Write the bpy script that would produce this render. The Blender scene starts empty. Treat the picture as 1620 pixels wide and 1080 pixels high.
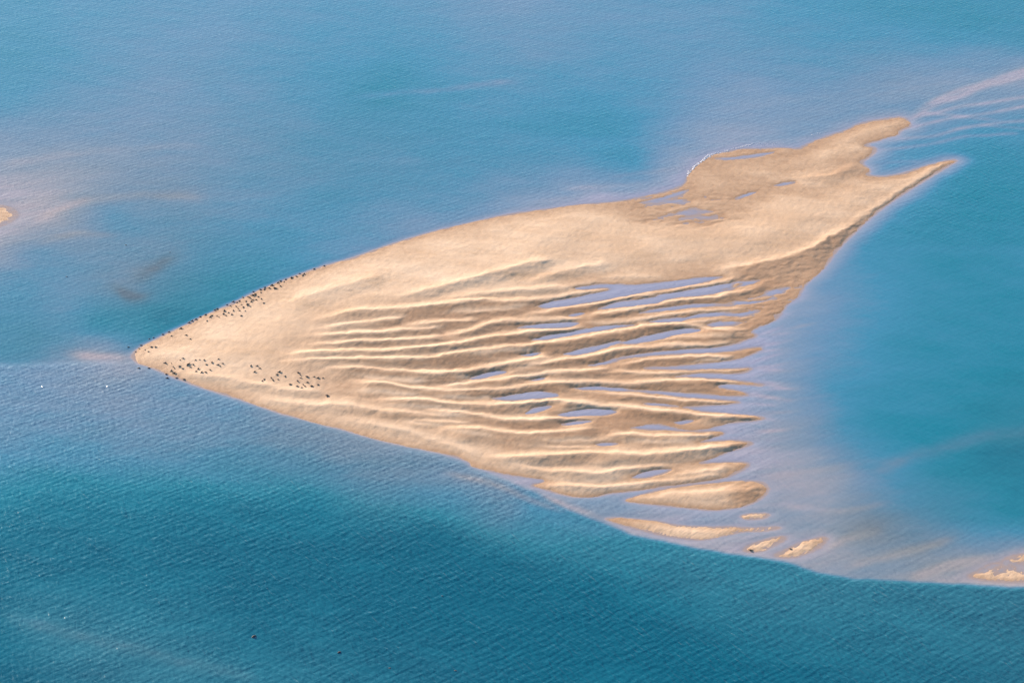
import bpy, bmesh, math, random
import numpy as np
from mathutils import Vector, Matrix
R = math.radians
C = bpy.context.scene.collection
SC = bpy.context.scene
rnd = random.Random(7)

# ------------------------------------------------------------------ camera
CAM_H, PITCH, HFOV = 400.0, 28.0, 24.0
PW, PH = 1620.0, 1080.0
FPX = (PW/2)/math.tan(R(HFOV/2))
cam_d = bpy.data.cameras.new('camera'); cam = bpy.data.objects.new('camera', cam_d); C.objects.link(cam)
cam.location = (0, 0, CAM_H); cam.rotation_euler = (R(90-PITCH), 0, 0)
cam_d.sensor_fit = 'HORIZONTAL'; cam_d.angle = R(HFOV); cam_d.clip_start = 1.0; cam_d.clip_end = 80000
SC.camera = cam

# ------------------------------------------------------------------ sky, sun, exposure
SUN_EL, SUN_AZ = 14.0, -35.0          # azimuth from +Y (away from the camera), negative = left
w = bpy.data.worlds.new("World"); SC.world = w; w.use_nodes = True
nt = w.node_tree; bg = nt.nodes['Background']
sky = nt.nodes.new('ShaderNodeTexSky'); sky.sky_type = 'NISHITA'; sky.sun_disc = False
sky.sun_elevation = R(SUN_EL); sky.sun_rotation = R(SUN_AZ)
sky.air_density = 1.0; sky.dust_density = 0.4; sky.ozone_density = 2.0; sky.altitude = 100
nt.links.new(sky.outputs[0], bg.inputs[0]); bg.inputs[1].default_value = 0.088
sl = bpy.data.lights.new('sun', 'SUN'); so = bpy.data.objects.new('sun', sl); C.objects.link(so)
sl.energy = 5.0; sl.angle = R(0.6); sl.color = (1.0, 0.79, 0.61)
dirv = Vector((math.sin(R(SUN_AZ))*math.cos(R(SUN_EL)), math.cos(R(SUN_AZ))*math.cos(R(SUN_EL)), math.sin(R(SUN_EL))))
so.rotation_euler = dirv.to_track_quat('Z', 'Y').to_euler(); so.location = (0, 0, 900)
vs = SC.view_settings; SC.display_settings.display_device = 'sRGB'
vs.view_transform = 'Standard'; vs.look = 'None'; vs.gamma = 1.0; vs.exposure = 1.34

# ------------------------------------------------------------------ survey: plan of the bank on the level ground
def ground(u, v):
    """map coordinates of the survey -> metres on the water level"""
    a = np.asarray(u, float); b = np.asarray(v, float)
    p = R(PITCH); dx = (a-PW/2)/FPX; dz = (b-PH/2)/FPX
    fy = math.cos(p) - dz*math.sin(p); fz = -math.sin(p) - dz*math.cos(p)
    k = CAM_H/(-fz)
    return dx*k, fy*k
def survey(x, y, z=0.0):
    p = R(PITCH); zz = z-CAM_H
    depth = y*math.cos(p) - zz*math.sin(p)
    up = y*math.sin(p) + zz*math.cos(p)
    depth = np.maximum(depth, 50.0)
    return PW/2 + FPX*x/depth, PH/2 - FPX*up/depth

def hash2(ix, iy, seed):
    h = (ix.astype(np.int64)*374761393 + iy.astype(np.int64)*668265263 + seed*1442695041) & 0xFFFFFFFF
    h = ((h ^ (h >> 13))*1274126177) & 0xFFFFFFFF
    return ((h ^ (h >> 16)) & 0xFFFF)/32767.5 - 1.0
def vnoise(x, y, seed=0):
    ix = np.floor(x); iy = np.floor(y); fx = x-ix; fy = y-iy
    fx = fx*fx*(3-2*fx); fy = fy*fy*(3-2*fy)
    a = hash2(ix, iy, seed); b = hash2(ix+1, iy, seed); c = hash2(ix, iy+1, seed); d = hash2(ix+1, iy+1, seed)
    return (a*(1-fx)+b*fx)*(1-fy) + (c*(1-fx)+d*fx)*fy
def fbm(x, y, oct=3, seed=0):
    s = 0; a = 1.0; n = 0
    for k in range(oct):
        s = s + a*vnoise(x*2**k+17.3*k, y*2**k-9.1*k, seed+k); n += a; a *= 0.5
    return s/n
def smooth(a, b, x):
    t = np.clip((x-a)/(b-a), 0, 1); return t*t*(3-2*t)

LAND = [
 [(208,562),(222,550),(246,538),(261,530.5),(278,522),(293,516),(315,503.5),(349,489.5),(384,473),(401,464),(430,452),(457,441),(488,429.5),
  (515,420.5),(541,413.5),(560,408),(606,391.5),(652,376.5),(698,364),(743,353.5),(804,339.5),(866,331.5),(900,327),(917,324.5),(954,322),
  (984,318.5),(1021,311.5),(1047,305.5),(1065,300),(1084,293),(1089,281.5),(1094,270),(1112,256),(1126,246.5),(1149,241),(1176,236),(1200,237),
  (1233,235.5),(1265,237),(1274,232),(1293,223.5),(1315,215),(1344.5,206),(1357,198.5),(1376,193),(1404,189),(1428,186),(1439,199),
  (1422,206),(1418,213),(1400,217),(1385,223),(1372,226),(1367,232),(1385,235),(1378,245),(1363,254),(1361,260),(1374,269),(1370,278),
  (1394,281),(1418,278),(1441,272),(1468,263),(1489,258),(1500,255),(1512,254),(1502,260),(1478,274.4),(1441,297),(1404,321),(1381,339),(1363,354),
  (1346,371),(1337,379),(1319,399),(1304,420),(1288,435),(1270,451),(1260,469),(1244,479),(1231,497),(1223,506.5),(1208,513),(1200,515),
  (1191,520),(1184,525),(1197,531),(1173,538.5),(1169,542),(1145,547),(1119,550),(1090,551),(1053,554),(1025,557),(997,561),(971,566),(958,571),
  (971,570.5),(997,566.5),(1034,563),(1071,560.5),(1127,559),(1154,557),(1182,551.5),(1206,549.5),(1191,559),(1177,563),(1166,568),(1127,573),
  (1090,576.5),(1071,578.5),(1025,580),(1012,583),(1025,584.5),(1071,585),(1108,585),(1154,584),(1190,582),(1178,588.5),(1164,590.5),(1136,590),(1108,589),(1090,591),
  (1075,594.5),(1058,597.5),(1075,597.5),(1090,597),(1127,599),(1173,603),(1212,609.5),(1182,608),(1154,606),(1137,608),(1132,613),(1164,617.6),(1184,624.5),
  (1164,626),(1136,624),(1108,622.5),(1071,619.5),(1052,618.5),(1000,615),(985,615.5),(1000,619),(1052,625.5),(1090,629.6),(1127,632),(1175,635.5),(1145,639.5),(1117,641),
  (1090,643),(1078,642.5),(1078,645.5),(1108,651),(1164,655.6),(1201,659.5),(1208,662),(1182,665.5),(1154,668),(1136,672.5),(1117,678),(1097,679.5),(1075,677.5),(1064,674.5),
  (1043,671),(1025,670),(1006,673),(991,677),(1025,680),(1071,681.5),(1108,683),(1138,682.5),(1146,686),(1127,691),(1112,696),(1098,700.5),(1127,698),
  (1164,697),(1191,700),(1177,706.5),(1154,713),(1136,720),(1114,728),(1100,733),(1127,733),(1154,731),(1183,732),(1181,738),(1167,746),(1151,754),
  (1127,759),(1090,763.5),(1053,768.5),(1016,774),(978,778.5),(968,779),(940,785),(909,786),(876,778),(857,771.5),(839,767),(866,762),(861,757),(837,754.6),(810,751),
  (784,746),(760,740),(748,737),(745,730),(717,720.5),(698,716),(668,710),(631,702.6),(585,691.5),(548,680),(511,671),(474,661),(437,651),(415,643),
  (400,638),(377,630),(333,617),(299,605.5),(262,590.5),(241,581),(216,573)],
 [(988,791),(1025,779.6),(1071,770),(1127,765),(1164,761),(1201,762),(1214,769),(1210,781.5),(1191,795),(1163,803),(1126,807),(1080,802),(1042,798),(1005,794.5)],
 [(955,820),(977,818.5),(1014,822),(1042,825),(1070,831),(1116,833.5),(1154,833),(1172,834.6),(1191,835.6),(1237,833.5),(1210,839),(1176,840),(1158,844),(1136,848.5),
  (1113,853.5),(1088,852),(1051,847),(1024,840),(996,832.5),(977,827)],
 [(1176,870),(1185,863),(1200,858),(1221,851),(1242,848),(1238,854),(1224,861.5),(1206,870),(1191,873)],
 [(1226,878),(1247,869),(1265,859.6),(1284,854),(1306,849),(1303,858),(1293,867),(1274,874.4),(1256,880.5),(1237,881)],
 [(1172,815.5),(1191,812.4),(1216,812.5),(1210,818),(1191,821),(1178,820)],
 [(1530,912),(1552,902),(1566,893),(1584,890),(1598,880),(1622,876),(1660,874),(1660,918),(1600,919),(1560,917)],
 [(-60,322),(0,325),(15,328),(29,339),(20,348.5),(0,358),(-60,376)],
]
POOL = [
 [(848,484.5),(865,477.5),(902,472),(939,463.5),(968,458),(958,455),(939,457),(911,459),(904,456),(921,453),(948,449.5),(976,449),(997,450.5),(1034,448),(1071,443),(1117,437.6),(1147,437),(1127,443),
  (1099,450.6),(1071,455),(1043,458),(1016,463.5),(988,469),(960,474),(939,477.4),(902,484),(865,488.5)],
 [(941,491),(967,480.5),(978,477),(1016,473),(1038,469),(1043,465),(1071,462),(1108,455),(1145,449),(1173,444),(1208,443.5),(1191,449),(1164,457),(1136,464),(1108,468),(1071,471),(1053,474),(1043,479.5),(1016,483.5),(978,487)],
 [(1000,497),(1034,489),(1062,485),(1090,481),(1127,480),(1164,477),(1201,469),(1223,457),(1238,451),(1254,455),(1229,470),(1210,477),(1191,481),(1164,484),(1127,485),(1090,487.5),(1053,492)],
 [(1018,511),(1043,505),(1071,502.5),(1086,501.5),(1108,495.5),(1136,493.5),(1164,495),(1182,493.5),(1206,488),(1182,500),(1154,500),(1127,500.5),(1090,504),(1078,509.5),(1053,510)],
 [(1112,515),(1136,508),(1154,506.5),(1184,510.5),(1173,515),(1145,516),(1127,518)],
 [(974,544),(1006,534.5),(1034,528.5),(1062,522.5),(1090,518.5),(1114,521),(1104,526),(1071,529.5),(1049,536),(1025,541),(997,544.5)],
 [(884,561),(921,551),(948,546),(976,539),(990,540),(960,550),(938,557),(911,562.5)],
 [(812,518.5),(843,513),(865,510.5),(911,508.5),(918,512.5),(902,517.5),(865,519.5),(834,519)],
 [(835,538.5),(852,533),(874,529),(902,525),(921,520.5),(948,515.5),(980,513),(1014,513),(980,518),(958,522.5),(921,528),(893,533.5),(865,537.5)],
 [(820,563.5),(837,558),(858,556.5),(847,563)],
 [(738,600.5),(763,591),(784,586),(804,585.5),(801,590.5),(773,596.5),(754,600.5)],
 [(919,578),(948,573.5),(976,567.5),(984,566),(973,572.5),(948,578)],
 [(832,602.5),(856,597),(868,597.5),(852,602.7)],
 [(772,630.5),(810,624.5),(837,619),(856,618),(886,623.5),(883,628.5),(847,631),(810,633.5)],
 [(824,654),(847,644),(869,641.2),(876,643),(856,651.5),(835,655.5)],
 [(879,656.5),(902,649),(939,645.5),(969,647.5),(978,652),(958,657),(921,658.8),(887,659)],
 [(884,672),(911,665.5),(941,664.5),(930,669.5),(902,673.8)],
 [(936,703),(958,699.8),(982,701.7),(971,705),(950,705.5)],
 [(995,755.5),(1021,745),(1049,741),(1064,742),(1043,750.5),(1016,756.3)],
 [(902,613),(940,610.5),(975,612.5),(1010,616),(1052,620),(1010,620.3),(960,617.5),(920,616.5)],
 [(1010,638),(1034,636.7),(1064,639.5),(1080,642.6),(1052,642.3),(1025,641)],
 [(1060,669),(1080,664.5),(1102,664.5),(1095,668.5),(1078,671.5)],
 [(893,500),(915,494),(932,494.5),(910,501)],
 [(1158,317.5),(1180,305.5),(1202,302.5),(1185,310.5)],
 [(1218,295),(1245,287.5),(1260,289),(1240,294)],
 [(1128,251),(1165,248),(1200,243),(1240,238.5),(1200,248.5),(1150,254)],
 [(1003,323),(1040,314),(1075,303),(1090,300),(1080,308),(1040,319)],
]
# crest lines: points, height, width on the near side, width on the far side
CREST = [
 ([(452,476),(492,467),(530,456),(567,446),(600,437)],.45,17,13),
 ([(620,471),(660,463),(713,449),(774,434),(835,419),(870,413)],.6,13,10),
 ([(840,445),(881,432),(926,423),(960,419)],.4,11,9),
 ([(950,438),(1006,436),(1043,437)],.25,8,7),
 ([(700,474),(754,466),(810,461),(865,455),(905,452),(950,448)],.5,11,7),
 ([(500,506),(530,498),(567,492),(622,489),(659,486),(700,481),(754,476),(810,476),(847,474),(884,469),(921,464),(960,457)],.75,17,7),
 ([(700,497),(754,492),(800,487),(830,484)],.35,10,6),
 ([(500,520),(530,517),(585,511),(632,504)],.5,10,6),
 ([(640,516),(678,512),(717,509),(750,506)],.6,14,6),
 ([(695,535),(735,526),(765,515),(791,510),(837,507),(870,506),(915,505)],.8,14,7),
 ([(826,500),(865,492),(902,487),(958,477),(1000,469),(1043,465),(1071,459),(1127,449),(1170,441)],.7,10,6),
 ([(917,502),(958,495),(1015,487),(1053,478),(1080,475),(1127,470),(1180,458),(1215,450)],.7,10,6),
 ([(917,508),(958,511),(1015,506),(1071,495),(1127,490),(1170,489)],.6,8,6),
 ([(485,533),(530,531),(585,528),(632,524),(678,521),(705,517)],.65,11,6),
 ([(485,547),(530,544),(585,541),(640,538),(680,535),(705,533)],.7,11,6),
 ([(450,562),(530,557),(585,556),(640,554),(680,551),(735,542),(791,531),(837,526),(902,521),(920,519)],.9,15,6.5),
 ([(450,573),(530,569),(585,568),(640,569),(680,567),(735,559),(791,551),(837,546),(902,538),(958,526),(985,523),(1015,515),(1071,513),(1090,516),(1127,521),(1175,522)],.95,19,6.5),
 ([(500,583),(585,584),(640,588),(680,591),(735,589),(765,584),(791,577),(837,568),(870,564)],.95,17,7),
 ([(815,585),(865,574),(902,568),(945,561),(976,553),(1015,550),(1071,546),(1127,545),(1165,541)],.8,15,6.5),
 ([(680,613),(735,608),(791,600),(837,596),(865,591),(902,588),(939,585),(958,584)],.8,15,6),
 ([(965,577),(1015,570),(1071,565),(1127,564),(1160,564)],.6,10,5),
 ([(958,585),(1015,589),(1071,589),(1110,587),(1180,586)],.5,8,5),
 ([(1025,535),(1071,532),(1127,531),(1190,532)],.45,8,5),
 ([(1085,509),(1108,507),(1145,504)],.35,6,4),
 ([(550,604),(613,610),(650,615),(680,619),(735,618),(791,616),(837,611),(880,606),(902,605),(958,605),(1010,606),(1040,604),(1071,601),(1127,600),(1160,604)],.9,16,7),
 ([(935,620),(960,621),(1015,624),(1071,631),(1127,635),(1165,636)],.6,11,5),
 ([(600,632),(640,634),(680,637),(735,640),(791,640),(847,635),(884,634),(902,638),(939,640),(976,643),(997,646),(1052,651),(1108,656),(1182,661),(1203,662)],.9,14,7),
 ([(660,650),(735,653),(763,658),(791,663),(847,665),(902,664),(939,663)],.75,15,7),
 ([(690,676),(735,679),(780,684),(819,688),(865,686),(902,682),(935,676)],.75,20,8),
 ([(945,689),(975,688),(1006,687),(1043,690),(1090,690),(1138,687)],.75,13,6),
 ([(700,680),(740,687),(780,691)],.3,8,6),
 ([(765,722),(810,725),(847,725),(893,721),(939,718),(980,719),(1015,720),(1071,716),(1127,708),(1180,702)],.85,15,9),
 ([(790,732),(835,740),(865,746),(921,749),(960,747),(997,742),(1034,738),(1060,738)],.6,14,7),
 ([(1060,751),(1100,747),(1150,740)],.35,14,8),
 ([(846,768),(921,770),(978,769),(1034,763),(1090,757),(1140,750)],.5,14,6),
 ([(270,590),(299,592),(353,598),(402,608),(452,616),(505,621)],.45,11,9),
 ([(400,630),(437,635),(492,640),(548,643),(604,650),(641,655),(700,658),(740,660)],.45,10,9),
 ([(540,664),(600,673),(640,681),(680,693),(720,706),(765,721)],.3,10,9),
 ([(640,670),(700,674)],.2,8,6),([(655,664),(700,668),(740,670)],.35,8,5),([(600,641),(650,645),(700,647)],.3,7,5),([(560,618),(610,622),(655,626)],.3,7,5),([(560,596),(620,600),(670,604)],.35,7,5),([(730,560),(790,556),(840,552)],.3,7,5),([(720,598),(760,596),(800,590)],.3,6,4),([(1090,574),(1130,570),(1160,567)],.2,6,4),([(880,650),(930,645),(975,646)],.2,5,4),([(990,696),(1040,699),(1100,697)],.3,8,5),([(850,696),(900,698),(960,694)],.3,8,5),([(840,705),(900,708),(960,705),(1000,708)],.3,8,5),([(690,628),(740,630),(780,628)],.25,6,4),
 ([(1506,257),(1470,274),(1441,292),(1404,315),(1363,343),(1317,372),(1286,392),(1252,405),(1221,413),(1185,419),(1130,427)],.6,34,9),
 ([(1230,283),(1280,281),(1315,278),(1339,268),(1363,256),(1380,245)],.4,14,8),
 ([(1345,236),(1360,231),(1385,223),(1415,213)],.3,8,6),
 ([(1000,790),(1071,780),(1127,777),(1180,775),(1205,772)],.35,22,10),
]
# survey raster
DU, DV = 2.0, 1.0
U0, V0, U1, V1 = -80.0, -60.0, 1700.0, 1140.0
gu = np.arange(U0, U1+DU, DU); gv = np.arange(V0, V1+DV, DV)
GU, GV = np.meshgrid(gu, gv)
MX, MY = 0.215, 0.46            # mean metres per survey unit across / along the view
def chaikin(p, closed=True):
    p = np.array(p, float); q = []
    n = len(p)
    for i in range(n if closed else n-1):
        a, b = p[i], p[(i+1) % n]
        q += [a*.8+b*.2, a*.2+b*.8]
    if not closed: q = [p[0]]+q+[p[-1]]
    return np.array(q)
def mask_of(polys):
    m = np.zeros(GU.shape, bool)
    for p in polys:
        inside = np.zeros(GU.shape, bool)
        umin, umax = p[:,0].min(), p[:,0].max(); vmin, vmax = p[:,1].min(), p[:,1].max()
        i0 = max(0, int((umin-U0)/DU)-1); i1 = min(len(gu), int((umax-U0)/DU)+2)
        j0 = max(0, int((vmin-V0)/DV)-1); j1 = min(len(gv), int((vmax-V0)/DV)+2)
        uu = gu[i0:i1]; n = len(p)
        for k in range(n):
            (x1, y1), (x2, y2) = p[k], p[(k+1) % n]
            if y1 == y2: continue
            lo, hi = min(y1, y2), max(y1, y2)
            a = max(j0, int(math.ceil((lo-V0)/DV))); b = min(j1, int(math.ceil((hi-V0)/DV)))
            if b <= a: continue
            vv = gv[a:b]; xc = x1+(vv-y1)*(x2-x1)/(y2-y1)
            inside[a:b, i0:i1] ^= (uu[None, :] < xc[:, None])
        m |= inside
    return m
def dist_to(polys, reach=260):
    d = np.full(GU.shape, 1e4)
    for p in polys:
        n = len(p)
        for k in range(n):
            a = p[k]; b = p[(k+1) % n]
            i0 = max(0, int((min(a[0], b[0])-reach-U0)/DU)); i1 = min(len(gu), int((max(a[0], b[0])+reach-U0)/DU)+2)
            rv = reach*MX/MY
            j0 = max(0, int((min(a[1], b[1])-rv-V0)/DV)); j1 = min(len(gv), int((max(a[1], b[1])+rv-V0)/DV)+2)
            if i1 <= i0 or j1 <= j0: continue
            X = (GU[j0:j1, i0:i1]-a[0])*MX; Y = (GV[j0:j1, i0:i1]-a[1])*MY
            ex, ey = (b[0]-a[0])*MX, (b[1]-a[1])*MY
            t = np.clip((X*ex+Y*ey)/(ex*ex+ey*ey+1e-9), 0, 1)
            dd = np.hypot(X-t*ex, Y-t*ey)
            np.minimum(d[j0:j1, i0:i1], dd, out=d[j0:j1, i0:i1])
    return d
LP = [chaikin(p) for p in LAND]; PP = [chaikin(p) for p in POOL]
m_land = mask_of(LP); m_pool = mask_of(PP) & m_land
d_out = np.minimum(dist_to(LP, 130), 28.0)
d_pool = np.minimum(dist_to(PP, 60), 13.0)
dry = m_land & ~m_pool
d_all = np.minimum(d_out, np.where(m_land, d_pool, 99))
SD = np.where(dry, d_all, -np.where(m_land, d_pool, d_out))      # signed metres to the waterline
OUT = np.where(m_land, d_out, -d_out)
def blur(a, n=1, wv=1, wu=1):
    for _ in range(n):
        if wv: a = np.concatenate([a[:1], (a[:-2]+2*a[1:-1]+a[2:])/4, a[-1:]], 0)
        if wu: a = np.concatenate([a[:, :1], (a[:, :-2]+2*a[:, 1:-1]+a[:, 2:])/4, a[:, -1:]], 1)
    return a
def blob(u, v, ru, rv): return np.exp(-(((GU-u)/ru)**2+((GV-v)/rv)**2))
# crests
RG = np.zeros(GU.shape); CR = np.zeros(GU.shape)
for pts, amp, wl, wu in CREST:
    p = np.array(sorted(pts)); 
    a, b = p[0, 0], p[-1, 0]
    i0 = max(0, int((a-20-U0)/DU)); i1 = min(len(gu), int((b+20-U0)/DU)+1)
    uu = gu[i0:i1]; c = np.interp(uu, p[:, 0], p[:, 1])
    for _ in range(14): c = np.concatenate([c[:1], (c[:-2]+c[1:-1]*2+c[2:])/4, c[-1:]])
    c = c + 1.6 + 1.3*vnoise(uu/38.0, uu*0+wl*7.7, 3) + .5*vnoise(uu/11.0, uu*0+amp*97, 4)
    L = min(60, (b-a)*.35)
    e0 = 45 if b-a > 150 else 22
    env = smooth(a-18, a+L, uu)*(1-smooth(b-e0*.5, b+18, uu))
    env *= 1+.16*vnoise(uu/45.0, uu*0+wl, 9)
    s = GV[:, i0:i1]-c[None, :]
    wlv = wl*(1+.15*vnoise(uu/60.0, uu*0+3*wl, 12))[None, :]
    f = np.where(s < 0, np.exp(-(np.abs(s)/(wu*.66))**1.3), np.clip(1-s/(wlv*1.25), 0, 1)**1.15)
    CR[:, i0:i1] = np.maximum(CR[:, i0:i1], env[None, :]*np.exp(-(np.where(s < -1, (s+1)/(wu*.9), (s+1)/3.2))**2))
    RG[:, i0:i1] = np.maximum(RG[:, i0:i1], amp*env[None, :]*f)
RG = blur(RG, 1)
FAN = np.clip(blob(880, 590, 330, 120)*1.7-.25, 0, 1)*smooth(450, 500, GV+(GU-900)*.03)
RG = RG+.13*FAN*np.clip(fbm(GU/110, (GV+10*np.sin(GU/140.0))/4.2, 2, 131)+.15*fbm(GU/14, GV/5, 2, 132)+.1, 0, 1)
inside = np.clip(SD, 0, None)
d_pl = dist_to(PP, 150)
oin = np.clip(OUT, 0, None)
base = .60*(1-np.exp(-oin/15.0))*(.10+.90*smooth(1, 30, d_pl))*(1-.6*np.clip(blob(760, 560, 260, 80)*1.3, 0, 1))
H = base*(1-np.exp(-inside/2.5)) + .05*(1-np.exp(-inside/.6))
H += RG*1.05*(1-np.exp(-inside/3.2))
# soft swells of the open sand
SW = fbm(GU*MX/16+GV*MY/40, GV*MY/13-GU*MX/50, 3, 21)
H += .24*SW*smooth(3, 14, inside)*(1-.6*FAN)
# wet flats where sheets of water lie between low sand streaks
WET = np.clip(blob(1110, 345, 62, 18)*1.2+blob(1062, 322, 48, 15)+blob(1030, 350, 40, 8)*.8+blob(1125, 312, 26, 8)*.6+blob(1240, 240, 30, 6)*.8, 0, 1)
st = fbm(GU*MX/5.2+GV*MY/7, GV*MY/1.7+GU*MX/10, 3, 33)
H = np.where(dry, H*(1-WET*.97)+WET*(.0+.20*st), H)
W2 = np.clip(blob(1215, 478, 38, 24)+blob(1185, 500, 30, 12), 0, 1)
st2 = fbm(GU*MX/3.0+GV*MY/5, GV*MY/1.6+GU*MX/9, 3, 44)
H = np.where(dry, H*(1-W2*.75)+W2*(.05+.16*st2), H)
# ripple-topped small shoals
RIP = np.zeros(GU.shape)
for (u, v, ru, rv) in [(1090, 842, 90, 14), (1210, 861, 36, 14), (1266, 866, 42, 18), (1194, 816, 26, 6), (1600, 897, 60, 22), (1210, 836, 40, 5)]:
    RIP = np.maximum(RIP, blob(u, v, ru, rv))
rw = np.sin((GU*.85+GV*1.35)/5.2*2*math.pi/1.35 + 1.5*fbm(GU/30, GV/18, 2, 5))
RIP[(GV < 808) & (GU < 1500)] *= 0
rag = fbm(GU/5.5, GV/2.6, 3, 171)
H = np.where(dry, H*(1-RIP)+RIP*(.26*(1-np.exp(-inside/3.0))+.10*rw+.07*rag-.045), H)
RF = np.clip(blob(1605, 897, 60, 13)*1.3, 0, 1)
H = np.where(dry, H*(1-RF)+RF*(.20*rag+.04*rw-.125+.05*np.clip(inside/3, 0, 1)), H)
RL = blob(-5, 342, 50, 30)
H = np.where(dry, H*(1-RL)+RL*(.20*(1-np.exp(-inside/5))+.09*rag-.08), H)

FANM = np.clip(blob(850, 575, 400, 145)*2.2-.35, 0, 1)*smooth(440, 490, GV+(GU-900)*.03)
MOIST_SHADE = np.clip(FANM*1.0+.9*blob(1200, 470, 75, 50)+.35*blob(1100, 345, 90, 30)+.5*blob(1340, 262, 40, 22)+.26*smooth(700, 1000, GU), 0, 1)
MOIST_SHADE = MOIST_SHADE*(1-.85*np.clip(CR, 0, 1)*(GU < 1190))+.34*fbm(GU*MX/16, GV*MY/8, 4, 141)*(.25+.75*smooth(400, 800, GU))  # damp plus painted light: far crest sides pale, shaded near slopes browner
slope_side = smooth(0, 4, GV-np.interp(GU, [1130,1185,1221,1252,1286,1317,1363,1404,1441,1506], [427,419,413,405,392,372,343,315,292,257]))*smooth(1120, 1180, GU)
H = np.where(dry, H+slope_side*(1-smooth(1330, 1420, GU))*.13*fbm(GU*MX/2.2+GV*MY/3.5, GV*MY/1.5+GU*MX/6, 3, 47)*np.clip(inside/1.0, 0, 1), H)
MOIST_SHADE = np.clip(np.maximum(MOIST_SHADE, .85*slope_side*(1-smooth(1320, 1440, GU))), 0, 1)
MOIST_SHADE = blur(MOIST_SHADE, 1)
DRYR = np.clip(RIP, 0, 1)
# ---- depth and silt of the water; depth also carries painted haze far off
EDGE = np.array([(-80,578),(0,577),(120,573),(210,572),(262,592),(300,607),(400,640),(550,683),(700,718),(750,740),(840,775),(900,806),(1000,845),(1100,866),(1180,879),(1240,887),(1290,904),(1350,915),(1450,920),(1620,927),(1700,930)], float)
UP = [(0,0,.72,0),(400,0,.60,0),(810,0,.5,.08),(1200,0,.62,0),(1620,0,.68,0),(0,100,.75,0),(250,90,.55,.08),(550,110,.72,0),(600,145,.88,0),(850,80,.56,.05),(750,160,.68,.05),(1000,120,.66,0),
 (1300,90,.62,.05),(1500,60,.68,0),(1620,80,.66,.1),(0,170,.7,.05),(150,210,.48,.2),(60,265,.25,.4),(0,300,.05,.5),(60,325,.05,.7),(150,300,.3,.4),(250,300,.42,.35),(180,340,.55,.05),(110,368,.36,.4),
 (0,378,.1,.55),(60,400,.5,.15),(300,220,.5,.2),(450,250,.58,.2),(600,230,.62,.18),(750,240,.66,.1),(900,200,.72,0),(1020,200,.66,0),(1000,265,.66,0),(1060,250,.36,.1),(1150,214,.2,.12),
 (1300,180,.38,.15),(1400,150,.3,.25),(1500,128,.25,.2),(1620,108,.2,.3),(400,330,.52,.05),(550,320,.6,.08),(700,310,.55,.12),(850,290,.46,.15),(950,305,.12,.15),(860,316,.22,.1),(1040,292,.15,.1),(650,350,.4,.1),
 (100,430,.52,.12),(210,455,.5,.45),(250,415,.5,.35),(100,500,.55,.15),(0,450,.52,.1),(0,550,.68,.2),(60,540,.7,.25),(150,515,.75,0),(250,500,.88,0),(350,450,.78,0),(450,405,.66,0),(550,375,.5,.03),
 (150,560,.25,.45),(1300,460,.35,0),(1265,520,.28,0),(1400,400,.66,0),(1500,330,.74,0),(1620,300,.76,0),(1430,255,.6,0),(1400,250,.5,0),(1550,220,.68,0),(1620,200,.6,.1),(1500,180,.42,.15),
 (1500,480,.70,0),(1620,550,.76,0),(1400,530,.62,0),(1620,420,.72,0),(1310,600,.52,.05),(1370,670,.72,.0),(1450,640,.72,0),(1450,710,.74,0),(1550,690,.82,.1),(1620,690,.85,.15),(1250,600,.3,.15),
 (1250,680,.25,.35),(1250,760,.08,.6),(1320,760,.22,.5),(1400,790,.5,.3),(1500,800,.68,.25),(1620,780,.85,.1),(1350,850,.40,.8),(1450,870,.40,.75),(1380,828,.48,.95),(1550,860,.5,.3),(1620,850,.6,.2),
 (1580,905,.1,.9),(1620,890,.05,1),(1480,912,.15,.85),(1420,890,.32,.6),(1330,882,.2,.7),(1350,905,.34,.5),(1250,820,.25,.5),(1300,800,.2,.5),(1200,872,.08,.6),(1100,860,.08,.6),(1000,835,.05,.6),
 (900,500,0,0),(1000,500,0,0),(1100,480,.0,0),(1100,650,0,.1),(1150,600,.05,0),(1000,760,0,.2),(800,620,0,.1),(1170,700,.05,.3),(1190,570,.05,0),(1230,540,.15,0),(1100,815,.15,.3),(1000,808,.25,.3),(930,802,.3,.35),(850,776,.1,.5)]
DN = [(0,585,.30,.15),(100,592,.28,.25),(200,590,.12,.45),(250,612,.28,.3),(0,690,.36,.2),(200,700,.38,.3),(100,790,.85,0),(0,850,.9,0),(0,1000,.95,0),(0,1080,1,0),(150,930,.95,.03),(60,985,.8,.25),(180,1020,.8,.28),
 (300,1060,.82,.25),(300,790,.85,0),(300,705,.38,.38),(350,640,.35,.25),(450,695,.38,.55),(550,730,.40,.55),(500,800,.9,0),(500,900,1,0),(400,1000,.95,.05),(300,900,.98,0),(600,770,.52,.5),(700,745,.35,.45),(770,770,.3,.5),(700,800,.66,.22),
 (800,815,.5,.5),(840,805,.55,.2),(700,850,1,0),(800,900,1,0),(950,930,1,0),(1050,985,1,0),(1150,1050,1,0),(1000,1080,1,0),(700,1050,.95,.08),(1250,1080,1,0),(950,880,.8,.2),(1100,915,.78,.25),(1200,980,.85,.2),
 (1300,950,.8,.25),(1500,960,.85,.25),(1620,960,.9,.3),(1500,1060,.95,.15),(1620,1080,.95,.2),(900,830,.6,.25),(1000,862,.75,.2),(1150,892,.78,.2),(500,1060,.9,.15)]
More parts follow.
